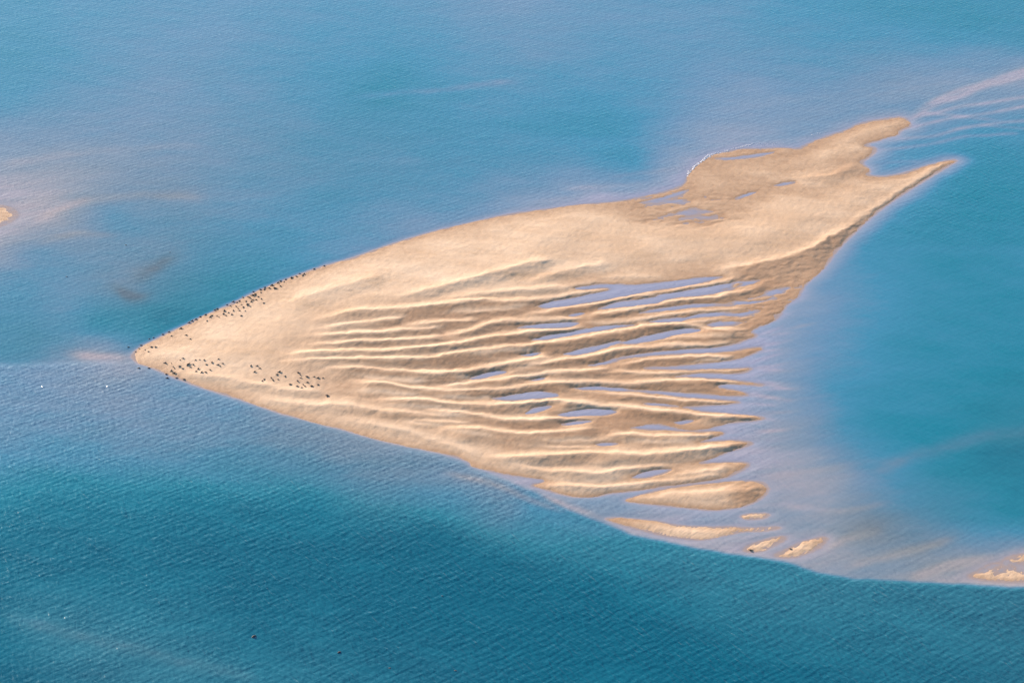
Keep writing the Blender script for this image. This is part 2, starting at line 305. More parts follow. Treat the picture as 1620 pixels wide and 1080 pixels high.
def rbf(pts, gu2, gv2):
    P = np.array(pts, float); xy = P[:, :2]*[1, 1.5]
    D = np.hypot(xy[:, None, 0]-xy[None, :, 0], xy[:, None, 1]-xy[None, :, 1])
    n = len(P); A = np.zeros((n+1, n+1)); A[:n, :n] = np.sqrt(D**2+300)-6*np.eye(n); A[:n, n] = 1; A[n, :n] = 1
    sol = np.linalg.solve(A, np.vstack([P[:, 2:], np.zeros((1, 2))]))
    X, Y = np.meshgrid(gu2, gv2*1.5)
    out = np.zeros(X.shape+(2,))
    for i in range(n):
        k = np.sqrt((X-xy[i, 0])**2+(Y-xy[i, 1])**2+300)
        out += k[..., None]*sol[i]
    return out+sol[n]
cu = np.arange(U0, U1+10, 10.0); cv = np.arange(V0, V1+6, 6.0)
def bil(F, fu, fv, u0, v0, du, dv):
    x = np.clip((fu-u0)/du, 0, F.shape[1]-1.001); y = np.clip((fv-v0)/dv, 0, F.shape[0]-1.001)
    i = x.astype(int); j = y.astype(int); x = x-i; y = y-j
    return (F[j, i]*(1-x)+F[j, i+1]*x)*(1-y)+(F[j+1, i]*(1-x)+F[j+1, i+1]*x)*y
Fu = rbf(UP, cu, cv); Fd = rbf(DN, cu, cv)
wu_ = GU+16*fbm(GU/90, GV/30, 3, 61); wv_ = GV+7*fbm(GU/110+5, GV/26, 3, 62)
below = smooth(-1, 1, (GV-np.interp(GU, EDGE[:, 0], EDGE[:, 1])-(1.5+2.5*(1-smooth(60, 240, GU)))*fbm(GU/25, GV*0, 3, 3))/(2.5+4.5*(1-smooth(60, 240, GU))))
T = bil(Fu[..., 0], wu_, wv_, U0, V0, 10, 6)*(1-below)+np.clip(bil(Fd[..., 0], wu_, wv_, U0, V0, 10, 6), 0, 1.1)**.72*below
S = bil(Fu[..., 1], wu_, wv_, U0, V0, 10, 6)*(1-below)+bil(Fd[..., 1], wu_, wv_, U0, V0, 10, 6)*below
# sunken bars and streaks: line, change of depth, change of silt, half width
STREAK = [([(105,560),(150,563),(185,566),(222,570)],-.3,.35,7),([(1430,196),(1480,165),(1550,140),(1640,112)],-.22,.35,5),([(1440,178),(1500,150),(1560,128),(1640,105)],-.15,.3,4),([(1425,205),(1500,188),(1560,180),(1640,165)],-.22,.12,2.6),([(1440,188),(1520,170),(1640,150)],-.2,.15,3),
 ([(1400,224),(1480,214),(1540,198),(1640,190)],-.2,.1,2.4),([(1385,240),(1450,232),(1530,215),(1600,212)],-.16,.1,2.4),([(1380,262),(1430,256),(1480,258)],-.1,.05,2.2),([(1460,178),(1540,186),(1590,192)],-.18,.12,2.6),([(1500,205),(1560,200),(1640,205)],-.12,.08,2),
 ([(1195,604),(1240,612),(1262,617)],-.2,.25,2.4),([(1180,625),(1230,629),(1262,633)],-.25,.3,2.6),([(1205,663),(1225,664),(1245,666)],-.2,.3,2.6),([(1195,549),(1240,540),(1262,534)],-.14,.2,2.6),([(1185,583),(1230,577),(1258,570)],-.14,.2,2.4),([(1190,532),(1225,522),(1255,505)],-.1,.15,2.2),
 ([(560,152),(650,146),(740,138),(830,126)],-.18,.12,5),([(0,260),(90,245),(200,235),(330,232)],-.12,.1,6),([(50,350),(130,318),(230,308),(330,312)],-.14,.3,7),([(60,385),(120,368),(190,372)],-.1,.25,5),
 ([(0,972),(90,995),(190,1020),(300,1048),(420,1075)],-.08,.22,11),([(1330,900),(1400,880),(1470,862),(1520,845)],-.14,.35,8),([(1440,912),(1500,892),(1580,880)],-.14,.4,8),([(1300,870),(1340,850),(1400,838)],-.12,.35,7),
 ([(1380,745),(1460,715),(1560,690),(1640,682)],-.10,.25,12),([(1200,760),(1290,745),(1360,735)],-.06,.15,8),([(1230,800),(1330,808),(1420,790)],-.1,.1,5),([(850,783),(930,812),(960,820)],-.22,.35,5),
 ([(700,745),(780,765),(840,790),(900,812)],-.2,.3,5),([(175,452),(200,466),(225,470),(245,462)],.12,.6,9),([(205,436),(230,432),(262,412),(290,400)],.10,.45,12),([(880,300),(960,296),(1040,288)],-.12,.1,4),([(960,280),(1040,272),(1085,262)],-.1,.1,3.5)]
for k in range(15):
    vv = 492+k*13.5+rnd.uniform(-4, 4); u0 = 1168+rnd.uniform(0, 40)+(40 if vv < 530 else 0); ln = rnd.uniform(35, 75); sl_ = rnd.uniform(-.32, -.05) if vv < 580 else rnd.uniform(-.05, .12)
    STREAK.append(([(u0, vv), (u0+ln*.5, vv+sl_*ln*.5+rnd.uniform(-1, 1)), (u0+ln, vv+sl_*ln)], -rnd.uniform(.08, .24), rnd.uniform(.1, .35), rnd.uniform(1.6, 2.6)))
def u_top(p): return p[:, 1].mean() < 320
for pts, dt, ds, hw in STREAK:
    p = np.array(sorted(pts), float); a, b = p[0, 0], p[-1, 0]
    i0 = max(0, int((a-10-U0)/DU)); i1 = min(len(gu), int((b+10-U0)/DU)+1)
    uu = gu[i0:i1]; c = np.interp(uu, p[:, 0], p[:, 1])
    for _ in range(20): c = np.concatenate([c[:1], (c[:-2]+c[1:-1]*2+c[2:])/4, c[-1:]])
    c = c+1.5*vnoise(uu/40, uu*0+hw*3, 8)
    env = smooth(a-10, a+30, uu)*(1-smooth(b-40, b+8, uu)) if b < 1600 else smooth(a-10, a+30, uu)
    g = env[None, :]*np.exp(-((GV[:, i0:i1]-c[None, :])/hw)**2)*(1+.4*fbm(GU[:, i0:i1]/22, GV[:, i0:i1]/6, 2, 71))
    T[:, i0:i1] += dt*(1.6 if p[0, 0] > 1370 and u_top(p) else 1)*g; S[:, i0:i1] += (ds*.6 if u_top(p) else ds)*g
# long current streaks in the shoals
lee = fbm(GU/85-GV/60, GV/5.5+GU/34, 3, 81)
S = S+.17*blob(230, 370, 420, 170)*(1-below)
shl = np.clip(1-T*1.3, 0, 1)
T = T+.10*lee*shl*(SD < 0); S = S+.10*fbm(GU/60+GV/50, GV/9+GU/60, 3, 82)*(.35+shl)
T = T-.10*(1-smooth(140, 330, GV))*(1-smooth(1150, 1450, GU))*np.clip(T*2, 0, 1)  # far water paled through its depth value, standing in for haze
T = T+.05*fbm(GU/120, GV/28, 3, 85)
T = np.clip(T, 0, 1.05); S = np.clip(S, 0, 1)
ow = np.clip(-OUT, 0, None)
rimw = 2.6+1.6*fbm(GU/26, GV/16, 2, 151)+5.5*smooth(1200, 1300, GU)*smooth(270, 360, GV)+4.5*smooth(780, 1000, GU)*(1-smooth(310, 335, GV))+1.5*smooth(500, 700, GU)*(1-smooth(400, 420, GV))
T = T*smooth(0, 1, ow/rimw)**.6
T = np.where(m_land, 0.0, T)
sub = np.clip(-SD, 0, None); reach = 3.6+4.5*smooth(1150, 1230, GU)
depth = np.where(m_land, .10+.03*sub, .16*np.clip(sub/reach, 0, 1)**.8+.03*np.clip(sub, 0, 6)+2.4*T*smooth(1, 8, sub))
H = np.where(dry, H, -depth*np.clip(sub/.5, 0, 1)**.7)
BR = smooth(1090, 1190, GU)*(1-smooth(515, 530, GV))*smooth(440, 450, GV)
H = np.where(m_pool, H+BR*np.clip(st2+.10, 0, 1)*.35, H)
H = np.where(dry, np.maximum(H, H), H)
H = blur(H, 1)
TB = blur(T, 2); SB = blur(S, 2)
SDB = blur(SD, 1)

# ------------------------------------------------------------------ meshes on level grids
def axis(a, b, step, far, grow=1.12, lim=None):
    c = list(np.arange(a, b, step)); s = step; x = c[-1]
    while x < far[1]: s *= grow; x += s; c.append(x)
    s = step; x = a; pre = []
    while x > far[0]: s *= grow; x -= s; pre.append(x)
    return np.array(pre[::-1]+c)
def grid_mesh(name, xs, ys, zfun, attrs, mat):
    X, Y = np.meshgrid(xs, ys); n = X.size
    u, v = survey(X, Y)
    Z, A = zfun(X, Y, u, v)
    me = bpy.data.meshes.new(name)
    co = np.empty((n, 3), np.float32); co[:, 0] = X.ravel(); co[:, 1] = Y.ravel(); co[:, 2] = Z.ravel()
    nx, ny = len(xs), len(ys)
    idx = np.arange(n, dtype=np.int32).reshape(ny, nx)
    q = np.stack([idx[:-1, :-1], idx[:-1, 1:], idx[1:, 1:], idx[1:, :-1]], -1).reshape(-1, 4)
    me.vertices.add(n); me.vertices.foreach_set('co', co.ravel())
    me.loops.add(q.size); me.loops.foreach_set('vertex_index', q.ravel())
    me.polygons.add(len(q)); me.polygons.foreach_set('loop_start', np.arange(0, q.size, 4, dtype=np.int32))
    me.polygons.foreach_set('use_smooth', np.ones(len(q), bool))
    me.update(calc_edges=True)
    for k, a in zip(attrs, A):
        at = me.attributes.new(k, 'FLOAT', 'POINT'); at.data.foreach_set('value', a.astype(np.float32).ravel())
    me.materials.append(mat)
    o = bpy.data.objects.new(name, me); C.objects.link(o); return o

# ---- materials
def M(name):
    m = bpy.data.materials.new(name); m.use_nodes = True; t = m.node_tree; t.nodes.clear()
    return m, t, (lambda ty, **k: mk(t, ty, **k)), t.links.new
def mk(t, ty, **k):
    n = t.nodes.new(ty)
    for a, b in k.items():
        if a.startswith('_'): n.inputs[a[1:].replace('_', ' ')].default_value = b
        else: setattr(n, a, b)
    return n
def ramp(n, stops, interp='LINEAR'):
    e = n.color_ramp; e.interpolation = interp
    while len(e.elements) < len(stops): e.elements.new(0.5)
    for el, (p, c) in zip(e.elements, stops): el.position = p; el.color = (c[0], c[1], c[2], 1)
def mathn(t, op, a, b=None, c=None):
    n = t.nodes.new('ShaderNodeMath'); n.operation = op
    for i, x in enumerate((a, b, c)):
        if x is None: continue
        if isinstance(x, (int, float)): n.inputs[i].default_value = x
        else: t.links.new(x, n.inputs[i])
    return n.outputs[0]
def noise(t, vec, scale, detail=3, rot=0, stretch=(1, 1), rough=.5, dist=0, loc=(0, 0, 0)):
    mp = t.nodes.new('ShaderNodeMapping'); mp.vector_type = 'POINT'
    mp2 = t.nodes.new('ShaderNodeMapping')
    mp.inputs['Rotation'].default_value = (0, 0, R(rot)); mp2.inputs['Scale'].default_value = (stretch[0], stretch[1], 1); mp2.inputs['Location'].default_value = loc
    t.links.new(vec, mp.inputs[0]); t.links.new(mp.outputs[0], mp2.inputs[0])
    n = t.nodes.new('ShaderNodeTexNoise'); n.inputs['Scale'].default_value = scale; n.inputs['Detail'].default_value = detail
    n.inputs['Roughness'].default_value = rough; n.inputs['Distortion'].default_value = dist
    t.links.new(mp2.outputs[0], n.inputs['Vector']); return n.outputs[0]

# sand
msand, t, N, L = M('sand')
tc = N('ShaderNodeTexCoord'); P = tc.outputs['Object']
wet = N('ShaderNodeAttribute', attribute_name='wet').outputs['Fac']  # damp, with the painted light and shade of the crests mixed in
big = noise(t, P, .035, 4, 20, (1, 2.2)); mid = noise(t, P, .25, 4, 15, (1, 2)); fine = noise(t, P, 1.6, 4, 0)
cr = N('ShaderNodeValToRGB'); ramp(cr, [(.32, (.56, .375, .225)), (.46, (.66, .475, .32)), (.64, (.78, .60, .43))])
mixn = mathn(t, 'ADD', mathn(t, 'MULTIPLY', big, .45), mathn(t, 'MULTIPLY', mid, .30)); mixn = mathn(t, 'ADD', mixn, mathn(t, 'MULTIPLY', fine, .25))
L(mixn, cr.inputs[0])
wr = N('ShaderNodeValToRGB'); ramp(wr, [(.3, (.345, .195, .098)), (.7, (.46, .28, .152))]); L(mixn, wr.inputs[0])
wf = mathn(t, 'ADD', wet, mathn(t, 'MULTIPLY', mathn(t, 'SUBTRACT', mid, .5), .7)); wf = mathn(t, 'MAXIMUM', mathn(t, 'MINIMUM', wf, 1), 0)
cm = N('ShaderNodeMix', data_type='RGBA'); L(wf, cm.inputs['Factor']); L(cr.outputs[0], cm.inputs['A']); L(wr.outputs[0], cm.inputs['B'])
bs = N('ShaderNodeBsdfPrincipled'); L(cm.outputs['Result'], bs.inputs['Base Color'])
L(mathn(t, 'SUBTRACT', .9, mathn(t, 'MULTIPLY', wf, .45)), bs.inputs['Roughness']); bs.inputs['Specular IOR Level'].default_value = .35
r1 = noise(t, P, .95, 2, 31, (1, .28), .5, .5); r2 = noise(t, P, .8, 3, -20, (1, .5)); r3 = noise(t, P, 2.2, 3)
hh = mathn(t, 'ADD', mathn(t, 'MULTIPLY', r1, .55), mathn(t, 'MULTIPLY', r2, .4)); hh = mathn(t, 'ADD', hh, mathn(t, 'MULTIPLY', r3, .38))
bp = N('ShaderNodeBump'); bp.inputs['Strength'].default_value = 1; bp.inputs['Distance'].default_value = .09; L(hh, bp.inputs['Height']); L(bp.outputs[0], bs.inputs['Normal'])
out = N('ShaderNodeOutputMaterial'); L(bs.outputs[0], out.inputs[0])

# water
mwat, t, N, L = M('sea_water')
tc = N('ShaderNodeTexCoord'); P = tc.outputs['Object']
dep = N('ShaderNodeAttribute', attribute_name='depth').outputs['Fac']; silt = N('ShaderNodeAttribute', attribute_name='silt').outputs['Fac']
chop = N('ShaderNodeAttribute', attribute_name='chop').outputs['Fac']; thick = N('ShaderNodeAttribute', attribute_name='thickness').outputs['Fac']
n1 = noise(t, P, .045, 4, 25, (1, 2)); n2 = noise(t, P, .3, 3, 40, (1, 2.2))
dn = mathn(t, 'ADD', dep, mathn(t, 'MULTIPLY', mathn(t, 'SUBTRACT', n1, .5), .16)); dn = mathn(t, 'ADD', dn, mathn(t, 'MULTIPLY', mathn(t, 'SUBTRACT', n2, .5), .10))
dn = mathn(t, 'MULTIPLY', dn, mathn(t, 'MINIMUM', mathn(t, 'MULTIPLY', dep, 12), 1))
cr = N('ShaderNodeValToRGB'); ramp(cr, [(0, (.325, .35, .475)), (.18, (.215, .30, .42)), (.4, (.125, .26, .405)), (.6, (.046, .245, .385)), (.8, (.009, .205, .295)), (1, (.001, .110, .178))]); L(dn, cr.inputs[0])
sr = N('ShaderNodeValToRGB'); ramp(sr, [(0, (.39, .35, .35)), (.3, (.225, .25, .26)), (.6, (.12, .155, .185)), (1, (.055, .10, .145))]); L(dn, sr.inputs[0])
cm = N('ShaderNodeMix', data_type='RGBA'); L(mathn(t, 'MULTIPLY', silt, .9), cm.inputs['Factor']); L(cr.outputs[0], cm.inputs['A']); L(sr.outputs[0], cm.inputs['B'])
a1 = noise(t, P, .84, 2, -30, (1, .30), .45, .35); a2 = noise(t, P, .52, 2, 50, (1, .30), .45, .3, (40, 11, 0)); a3 = noise(t, P, 1.1, 2, 10, (.8, 1), .55)
def bands(rot, wl, dist, ph):
    mp = N('ShaderNodeMapping'); mp.inputs['Rotation'].default_value = (0, 0, R(rot)); L(P, mp.inputs[0])
    wv = N('ShaderNodeTexWave'); wv.bands_direction = 'X'; wv.inputs['Scale'].default_value = .314/wl*1.0; wv.inputs['Distortion'].default_value = dist; wv.inputs['Detail'].default_value = 2
    wv.inputs['Detail Scale'].default_value = .9; wv.inputs['Phase Offset'].default_value = ph; L(mp.outputs[0], wv.inputs['Vector']); return wv.outputs['Fac']
b1 = bands(-28, 1.9, 5.5, 0); b2 = bands(52, 2.5, 6.5, 2)
a4 = noise(t, P, .11, 2, -15, (.45, 1), .5, .3, (3, 70, 0))
hh = mathn(t, 'ADD', mathn(t, 'MULTIPLY', a1, .80), mathn(t, 'MULTIPLY', a2, .36)); hh = mathn(t, 'ADD', hh, mathn(t, 'MULTIPLY', a3, .10))
gust = mathn(t, 'ADD', mathn(t, 'MULTIPLY', n1, 1.1), .45)
hh = mathn(t, 'ADD', hh, mathn(t, 'ADD', mathn(t, 'MULTIPLY', b1, .11), mathn(t, 'MULTIPLY', b2, .08)))
hh = mathn(t, 'ADD', mathn(t, 'MULTIPLY', mathn(t, 'MULTIPLY', hh, gust), chop), mathn(t, 'MULTIPLY', a4, .15))
bp = N('ShaderNodeBump'); bp.inputs['Strength'].default_value = 1; bp.inputs['Distance'].default_value = .36; L(hh, bp.inputs['Height'])
df = N('ShaderNodeBsdfDiffuse'); cs = N('ShaderNodeMix', data_type='RGBA'); cs.inputs['A'].default_value = (.47, .37, .33, 1)
sm = N('ShaderNodeMapRange'); sm.interpolation_type = 'SMOOTHSTEP'; sm.inputs['From Min'].default_value = .05; sm.inputs['From Max'].default_value = .62
L(mathn(t, 'ADD', thick, mathn(t, 'MULTIPLY', mathn(t, 'SUBTRACT', n2, .5), .5)), sm.inputs['Value']); L(sm.outputs[0], cs.inputs['Factor']); L(cm.outputs['Result'], cs.inputs['B'])
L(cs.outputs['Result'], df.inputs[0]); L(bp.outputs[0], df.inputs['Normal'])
tr = N('ShaderNodeBsdfTransparent'); tr.inputs[0].default_value = (.93, .96, 1, 1)
mx = N('ShaderNodeMixShader'); L(mathn(t, 'MINIMUM', mathn(t, 'ADD', mathn(t, 'ADD', mathn(t, 'MULTIPLY', dn, 1.5), .78), mathn(t, 'MULTIPLY', thick, .2)), 1), mx.inputs[0]); L(tr.outputs[0], mx.inputs[1]); L(df.outputs[0], mx.inputs[2])
gl = N('ShaderNodeBsdfGlossy'); gl.inputs['Roughness'].default_value = .18; L(bp.outputs[0], gl.inputs['Normal'])
fr = N('ShaderNodeFresnel'); fr.inputs['IOR'].default_value = 1.34; L(bp.outputs[0], fr.inputs['Normal'])
m2 = N('ShaderNodeMixShader'); L(fr.outputs[0], m2.inputs[0]); L(mx.outputs[0], m2.inputs[1]); L(gl.outputs[0], m2.inputs[2])
out = N('ShaderNodeOutputMaterial'); L(m2.outputs[0], out.inputs[0])

# ---- sandbank and sea bed: one sheet
def zsand(X, Y, u, v):
    ur = u+3.5*vnoise(X/6, Y/7, 90)+2.4*vnoise(X/2.6, Y/3.0, 91)+1.2*vnoise(X/1.1, Y/1.3, 92); vr = v+.8*vnoise(X/7, Y/5, 96)+.9*vnoise(X/3.1, Y/2.5, 93)+.5*vnoise(X/1.2, Y/1.0, 94)
    Z = bil(H, ur, vr, U0, V0, DU, DV)
    sd = bil(SDB, ur, vr, U0, V0, DU, DV)
    far = smooth(0, 1, np.maximum(np.maximum(U0+20-u, u-U1+20), np.maximum(V0+20-v, v-V1+20))/40)
    Z = Z*(1-far)-2.5*far
    Z = Z+np.where(sd > 0, .035*vnoise(X/1.3+Y/4, Y/1.7, 95), 0)*np.clip(sd, 0, 1)
    wetv = np.clip(1-(Z-.02)/.42, 0, 1)**1.3*.9
    wetv = np.maximum(wetv, np.clip(1.0-sd/1.3, 0, 1)*.4)
    wetv = np.maximum(wetv, bil(MOIST_SHADE, ur, vr, U0, V0, DU, DV))
    wetv = wetv*(1-.8*bil(DRYR, ur, vr, U0, V0, DU, DV))
    wetv = np.where(Z < -.012, wetv*.05, np.where(sd < 0, .85, wetv))  # submerged sand coloured lighter to offset the shadow of the water sheet
    return Z, [wetv]
x0, yB = ground(-30, 930); x1, _ = ground(1650, 200)
xs = axis(-172, 232, .36, (-9000, 9000)); ys = axis(590, 965, .52, (40, 22000))
sand = grid_mesh('sandbank', xs, ys, zsand, ['wet'], msand); sand['kind'] = 'structure'
def zwat(X, Y, u, v):
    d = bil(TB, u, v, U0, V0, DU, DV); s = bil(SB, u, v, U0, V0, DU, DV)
    e = np.interp(u, EDGE[:, 0], EDGE[:, 1])
    front = smooth(-3, 6, v-e)
    sd = -bil(SDB, u, v, U0, V0, DU, DV)
    ch = .50+.50*front
    lag = smooth(1180, 1260, u)*smooth(330, 420, v)*(1-front)*(1-.5*smooth(780, 860, v))
    ch = ch*(1-.65*lag)*(.35+.65*smooth(.3, 5, sd))
    th = np.clip(-bil(H, u, v, U0, V0, DU, DV)/.17, 0, 1)
    return X*0, [d, s, ch, th]
xs = axis(-200, 262, .8, (-30000, 30000), 1.15); ys = axis(520, 1120, 1.0, (40, 60000), 1.15)
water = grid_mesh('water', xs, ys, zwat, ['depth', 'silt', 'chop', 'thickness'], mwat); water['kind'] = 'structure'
water.visible_shadow = True

# ------------------------------------------------------------------ seals
def hide(name, col):
    m, t, N, L = M(name)
    tc = N('ShaderNodeTexCoord'); n = noise(t, tc.outputs['Object'], 6, 3)
    cr = N('ShaderNodeValToRGB'); ramp(cr, [(.35, [c*.6 for c in col]), (.65, [c*1.5 for c in col])]); L(n, cr.inputs[0])
    b = N('ShaderNodeBsdfPrincipled'); L(cr.outputs[0], b.inputs['Base Color']); b.inputs['Roughness'].default_value = .75
    o = N('ShaderNodeOutputMaterial'); L(b.outputs[0], o.inputs[0]); return m
HIDE = {'dark brown': hide('brown_hide', (.13, .082, .06)), 'dark grey': hide('grey_hide', (.12, .10, .10)), 'blackish': hide('black_hide', (.055, .042, .042))}
def seal_mesh(name, bend, mat):
    """a resting seal, head at +x: one lofted body with fore and hind flippers grown into it"""
    bm = bmesh.new(); n = 12
    prof = [(-.98, .03, .02, .05), (-.86, .07, .05, .07), (-.74, .10, .09, .10), (-.55, .17, .15, .15), (-.32, .25, .22, .22), (-.08, .30, .26, .26), (.14, .30, .265, .27),
            (.34, .25, .23, .25), (.50, .185, .18, .24), (.60, .15, .15, .25), (.70, .15, .14, .27), (.78, .135, .125, .275), (.86, .095, .085, .255), (.93, .055, .05, .24), (.955, .02, .02, .238)]
    rings = []
    for x, ry, rz, zc in prof:
        yo = bend*(x*x)*.35; zo = zc+.10*max(0, x-.4)*2*abs(bend)
        rings.append([bm.verts.new((x, yo+ry*math.cos(2*math.pi*k/n), max(.0, zo+rz*math.sin(2*math.pi*k/n)*(1 if math.sin(2*math.pi*k/n) > 0 else .92)))) for k in range(n)])
    for a, b in zip(rings, rings[1:]):
        for k in range(n): bm.faces.new((a[k], a[(k+1) % n], b[(k+1) % n], b[k]))
    bm.faces.new(rings[0]); bm.faces.new(list(reversed(rings[-1])))
    def flip(p0, d, l, wd, up):
        d = Vector(d).normalized(); s = d.cross(Vector((0, 0, 1))).normalized(); p0 = Vector(p0); prev = None
        for q, wq, th in ((0, .6, .04), (.35, .95, .032), (.7, 1.0, .022), (.92, .8, .014), (1.0, .35, .008)):
            c = p0+d*l*q+Vector((0, 0, up*q)); hw = wd*wq/2
            r = [bm.verts.new(c+s*a*hw+Vector((0, 0, b*th))) for a, b in ((-1, 0), (-.5, 1), (.5, 1), (1, 0), (.5, -1), (-.5, -1))]
            if prev:
                for k in range(6): bm.faces.new((prev[k], prev[(k+1) % 6], r[(k+1) % 6], r[k]))
            else: bm.faces.new(r)
            prev = r
        bm.faces.new(list(reversed(prev)))
    for sgn in (-1, 1):
        flip((.30, sgn*.20+bend*.03, .12), (-.45, sgn*.8, 0), .34, .15, -.07)
        flip((-.88, sgn*.03+bend*.28, .08), (-.9, sgn*.36, 0), .34, .15, .03)
    bmesh.ops.recalc_face_normals(bm, faces=bm.faces)
    me = bpy.data.meshes.new(name); bm.to_mesh(me); bm.free()
    for p in me.polygons: p.use_smooth = True
    me.materials.append(mat); return me
SM = {}
for cn, m in HIDE.items():
    for bn, b in (('straight', 0), ('curved', .9), ('curved ', -.9)): SM[(cn, bn)] = seal_mesh('seal_body', b, m)
ORD = ['', 'first', 'second', 'third', 'fourth', 'fifth', 'sixth', 'seventh', 'eighth', 'ninth', 'tenth', 'eleventh', 'twelfth', 'thirteenth', 'fourteenth', 'fifteenth', 'sixteenth']
def zr(pts, ox, oy, k): return [(ox+p[0]/k, oy+p[1]/k)+tuple(p[2:]) for p in pts]
G1 = 'seals resting along the far shore of the sandbank'; G2 = 'seals scattered near the left tip of the sandbank'; G3 = 'seals scattered on the middle of the sand'; G4 = 'seals swimming in the foreground channel'
# (survey u, v, angle in degrees on the survey, size)
row_tip = zr([(210,415,10,1),(355,440,4,1.1),(415,438,4,1),(310,505,-10,.9),(265,480,-40,.8),(130,505,-20,.9),(180,460,-30,.8),(30,440,10,.9),(520,260,5,.9)], 200, 500, 9)
row_low = zr([(75,812,24,1.1),(112,790,24,1.15),(160,770,24,1.1),(215,738,20,1),(285,710,24,1),(400,650,24,1.05),(432,636,24,1),(560,583,24,.9)], 290, 410, 8.1)+[(286,519.2,16,1.1),(267,525,20,1),(236,536,12,.8),(243,534,10,.8)]
pack_l = zr([(345,738,60,1.1),(365,722,20,.9),(300,788,40,.8),(430,728,-50,.8),(455,742,-60,.8),(525,662,70,1.35),(510,698,40,1),(545,722,-20,1),(578,685,60,.8),(640,658,70,1),(618,708,40,.9)], 290, 410, 8.1)
pack_m1 = zr([(605,598,-30,1),(640,545,24,1.1),(675,605,-40,1),(688,555,10,.9),(720,535,30,.9),(700,630,-50,.9),(722,660,-20,1),(765,615,40,1),(742,725,10,.9),(765,490,-45,1.1),(745,582,-10,.7)], 290, 410, 8.1)
pack_m2 = zr([(800,540,40,1),(792,662,40,.6),(818,580,30,1.35),(850,600,-40,1),(868,542,40,1),(890,525,10,1),(935,520,-10,.9),(848,490,-45,1.25),(828,482,0,.8),(890,465,5,1.35),(918,450,30,1.2),(900,417,-5,1)], 290, 410, 8.1)
pack_r = zr([(960,482,-10,.9),(1000,508,-60,1),(1030,562,20,.9),(990,388,0,1),(992,425,70,.9),(1045,362,30,1),(1035,388,30,1),(1100,370,-10,1),(1135,333,20,1.3),(1170,370,10,1.2),(1185,376,0,1)], 290, 410, 8.1)
row_r = zr([(1245,345,-40,1.1),(1210,302,30,1.1),(1245,280,24,1.1),(1290,290,60,.8),(1312,258,24,1),(1385,238,20,1.2),(1450,222,-10,1),(1490,185,0,.9),(1548,188,50,1.1),(1530,208,30,1)], 290, 410, 8.1)+[(497,425.5,22,1),(513,420.5,22,.9)]
tip_l = zr([(555,665,-10,1.2),(640,775,60,1.2),(680,810,10,1.2),(570,825,0,1),(580,880,0,1.2),(715,880,10,1),(820,900,10,1.1),(665,720,-50,.8),(680,740,-60,.8),(640,670,-70,.7),(175,740,5,1),(320,740,0,1)], 200, 500, 9)
tip_m = zr([(755,715,25,1.1),(800,745,10,.9),(868,692,45,1.2),(890,680,40,1),(950,690,-20,1.1),(1020,750,50,1.1),(990,785,40,.9),(1070,800,40,1.1),(1130,800,-20,1.1),(915,725,45,.8),(805,600,0,.9),(765,625,-20,.7)], 200, 500, 9)
tip_r = zr([(1190,765,-20,1),(1215,660,80,1.1),(1140,690,0,.9),(1105,625,80,.9),(1040,620,0,.7),(985,625,30,.8),(1305,692,0,1.1),(1335,715,-50,.8),(1370,675,-10,.9),(1310,610,20,.8),(850,270,5,1),(910,325,10,.7),(640,280,20,.7)], 200, 500, 9)
mid_l = zr([(460,150,60,1.1),(540,150,10,.9),(575,182,0,.9),(508,225,15,1),(605,345,45,1),(628,325,45,.9),(720,303,-45,1),(745,335,-45,1.1),(828,228,20,1.3),(795,262,20,1),(810,325,-10,.8),(900,285,30,.9)], 340, 560, 8.1)
mid_r = zr([(1067,240,-10,1.2),(1095,265,-40,.8),(1180,290,-10,1.2),(1100,305,0,.8),(1060,345,-30,1.1),(1185,362,0,1),(965,388,10,1.1),(1055,412,0,1),(1130,390,-45,.9),(1155,412,-30,1),(1110,430,30,.9),(1240,410,0,1.2)], 340, 560, 8.1)
mid_e = zr([(1270,290,20,.7),(1320,305,15,1.1),(1385,305,60,.8),(1320,390,5,.9)], 340, 560, 8.1)
SETS = [
 (row_tip, G2, '{c} seal, {o} from left in the wet cluster at the tip'),
 (row_low, G1, '{c} seal, {o} from left in the waterline row above the tip'),
 (pack_l, G1, '{c} seal, {o} from left in the sparse left end of the crowd'),
 (pack_m1, G1, '{c} seal, {o} from left in the left half of the densest crowd'),
 (pack_m2, G1, '{c} seal, {o} from left in the right half of the densest crowd'),
 (pack_r, G1, '{c} seal, {o} from left just right of the densest crowd'),
 (row_r, G1, '{c} seal, {o} from left in the thinning right waterline row'),
 (tip_l, G2, '{c} seal, {o} from left by the near waterline at the tip'),
 (tip_m, G2, '{c} seal, {o} from left in the dense dry cluster behind the tip'),
 (tip_r, G2, '{c} seal, {o} from left in the loose scatter beyond the tip cluster'),
 (mid_l, G3, '{c} seal, {o} from left in the loose half of inland scatter'),
 (mid_r, G3, '{c} seal, {o} from left in the tight half of inland scatter'),
 (mid_e, G3, '{c} seal, {o} from left at the right fringe of inland scatter'),
]
def height_at(x, y):
    u, v = survey(np.array([x]), np.array([y])); z, _ = zsand(np.array([x]), np.array([y]), u, v); return float(z[0])
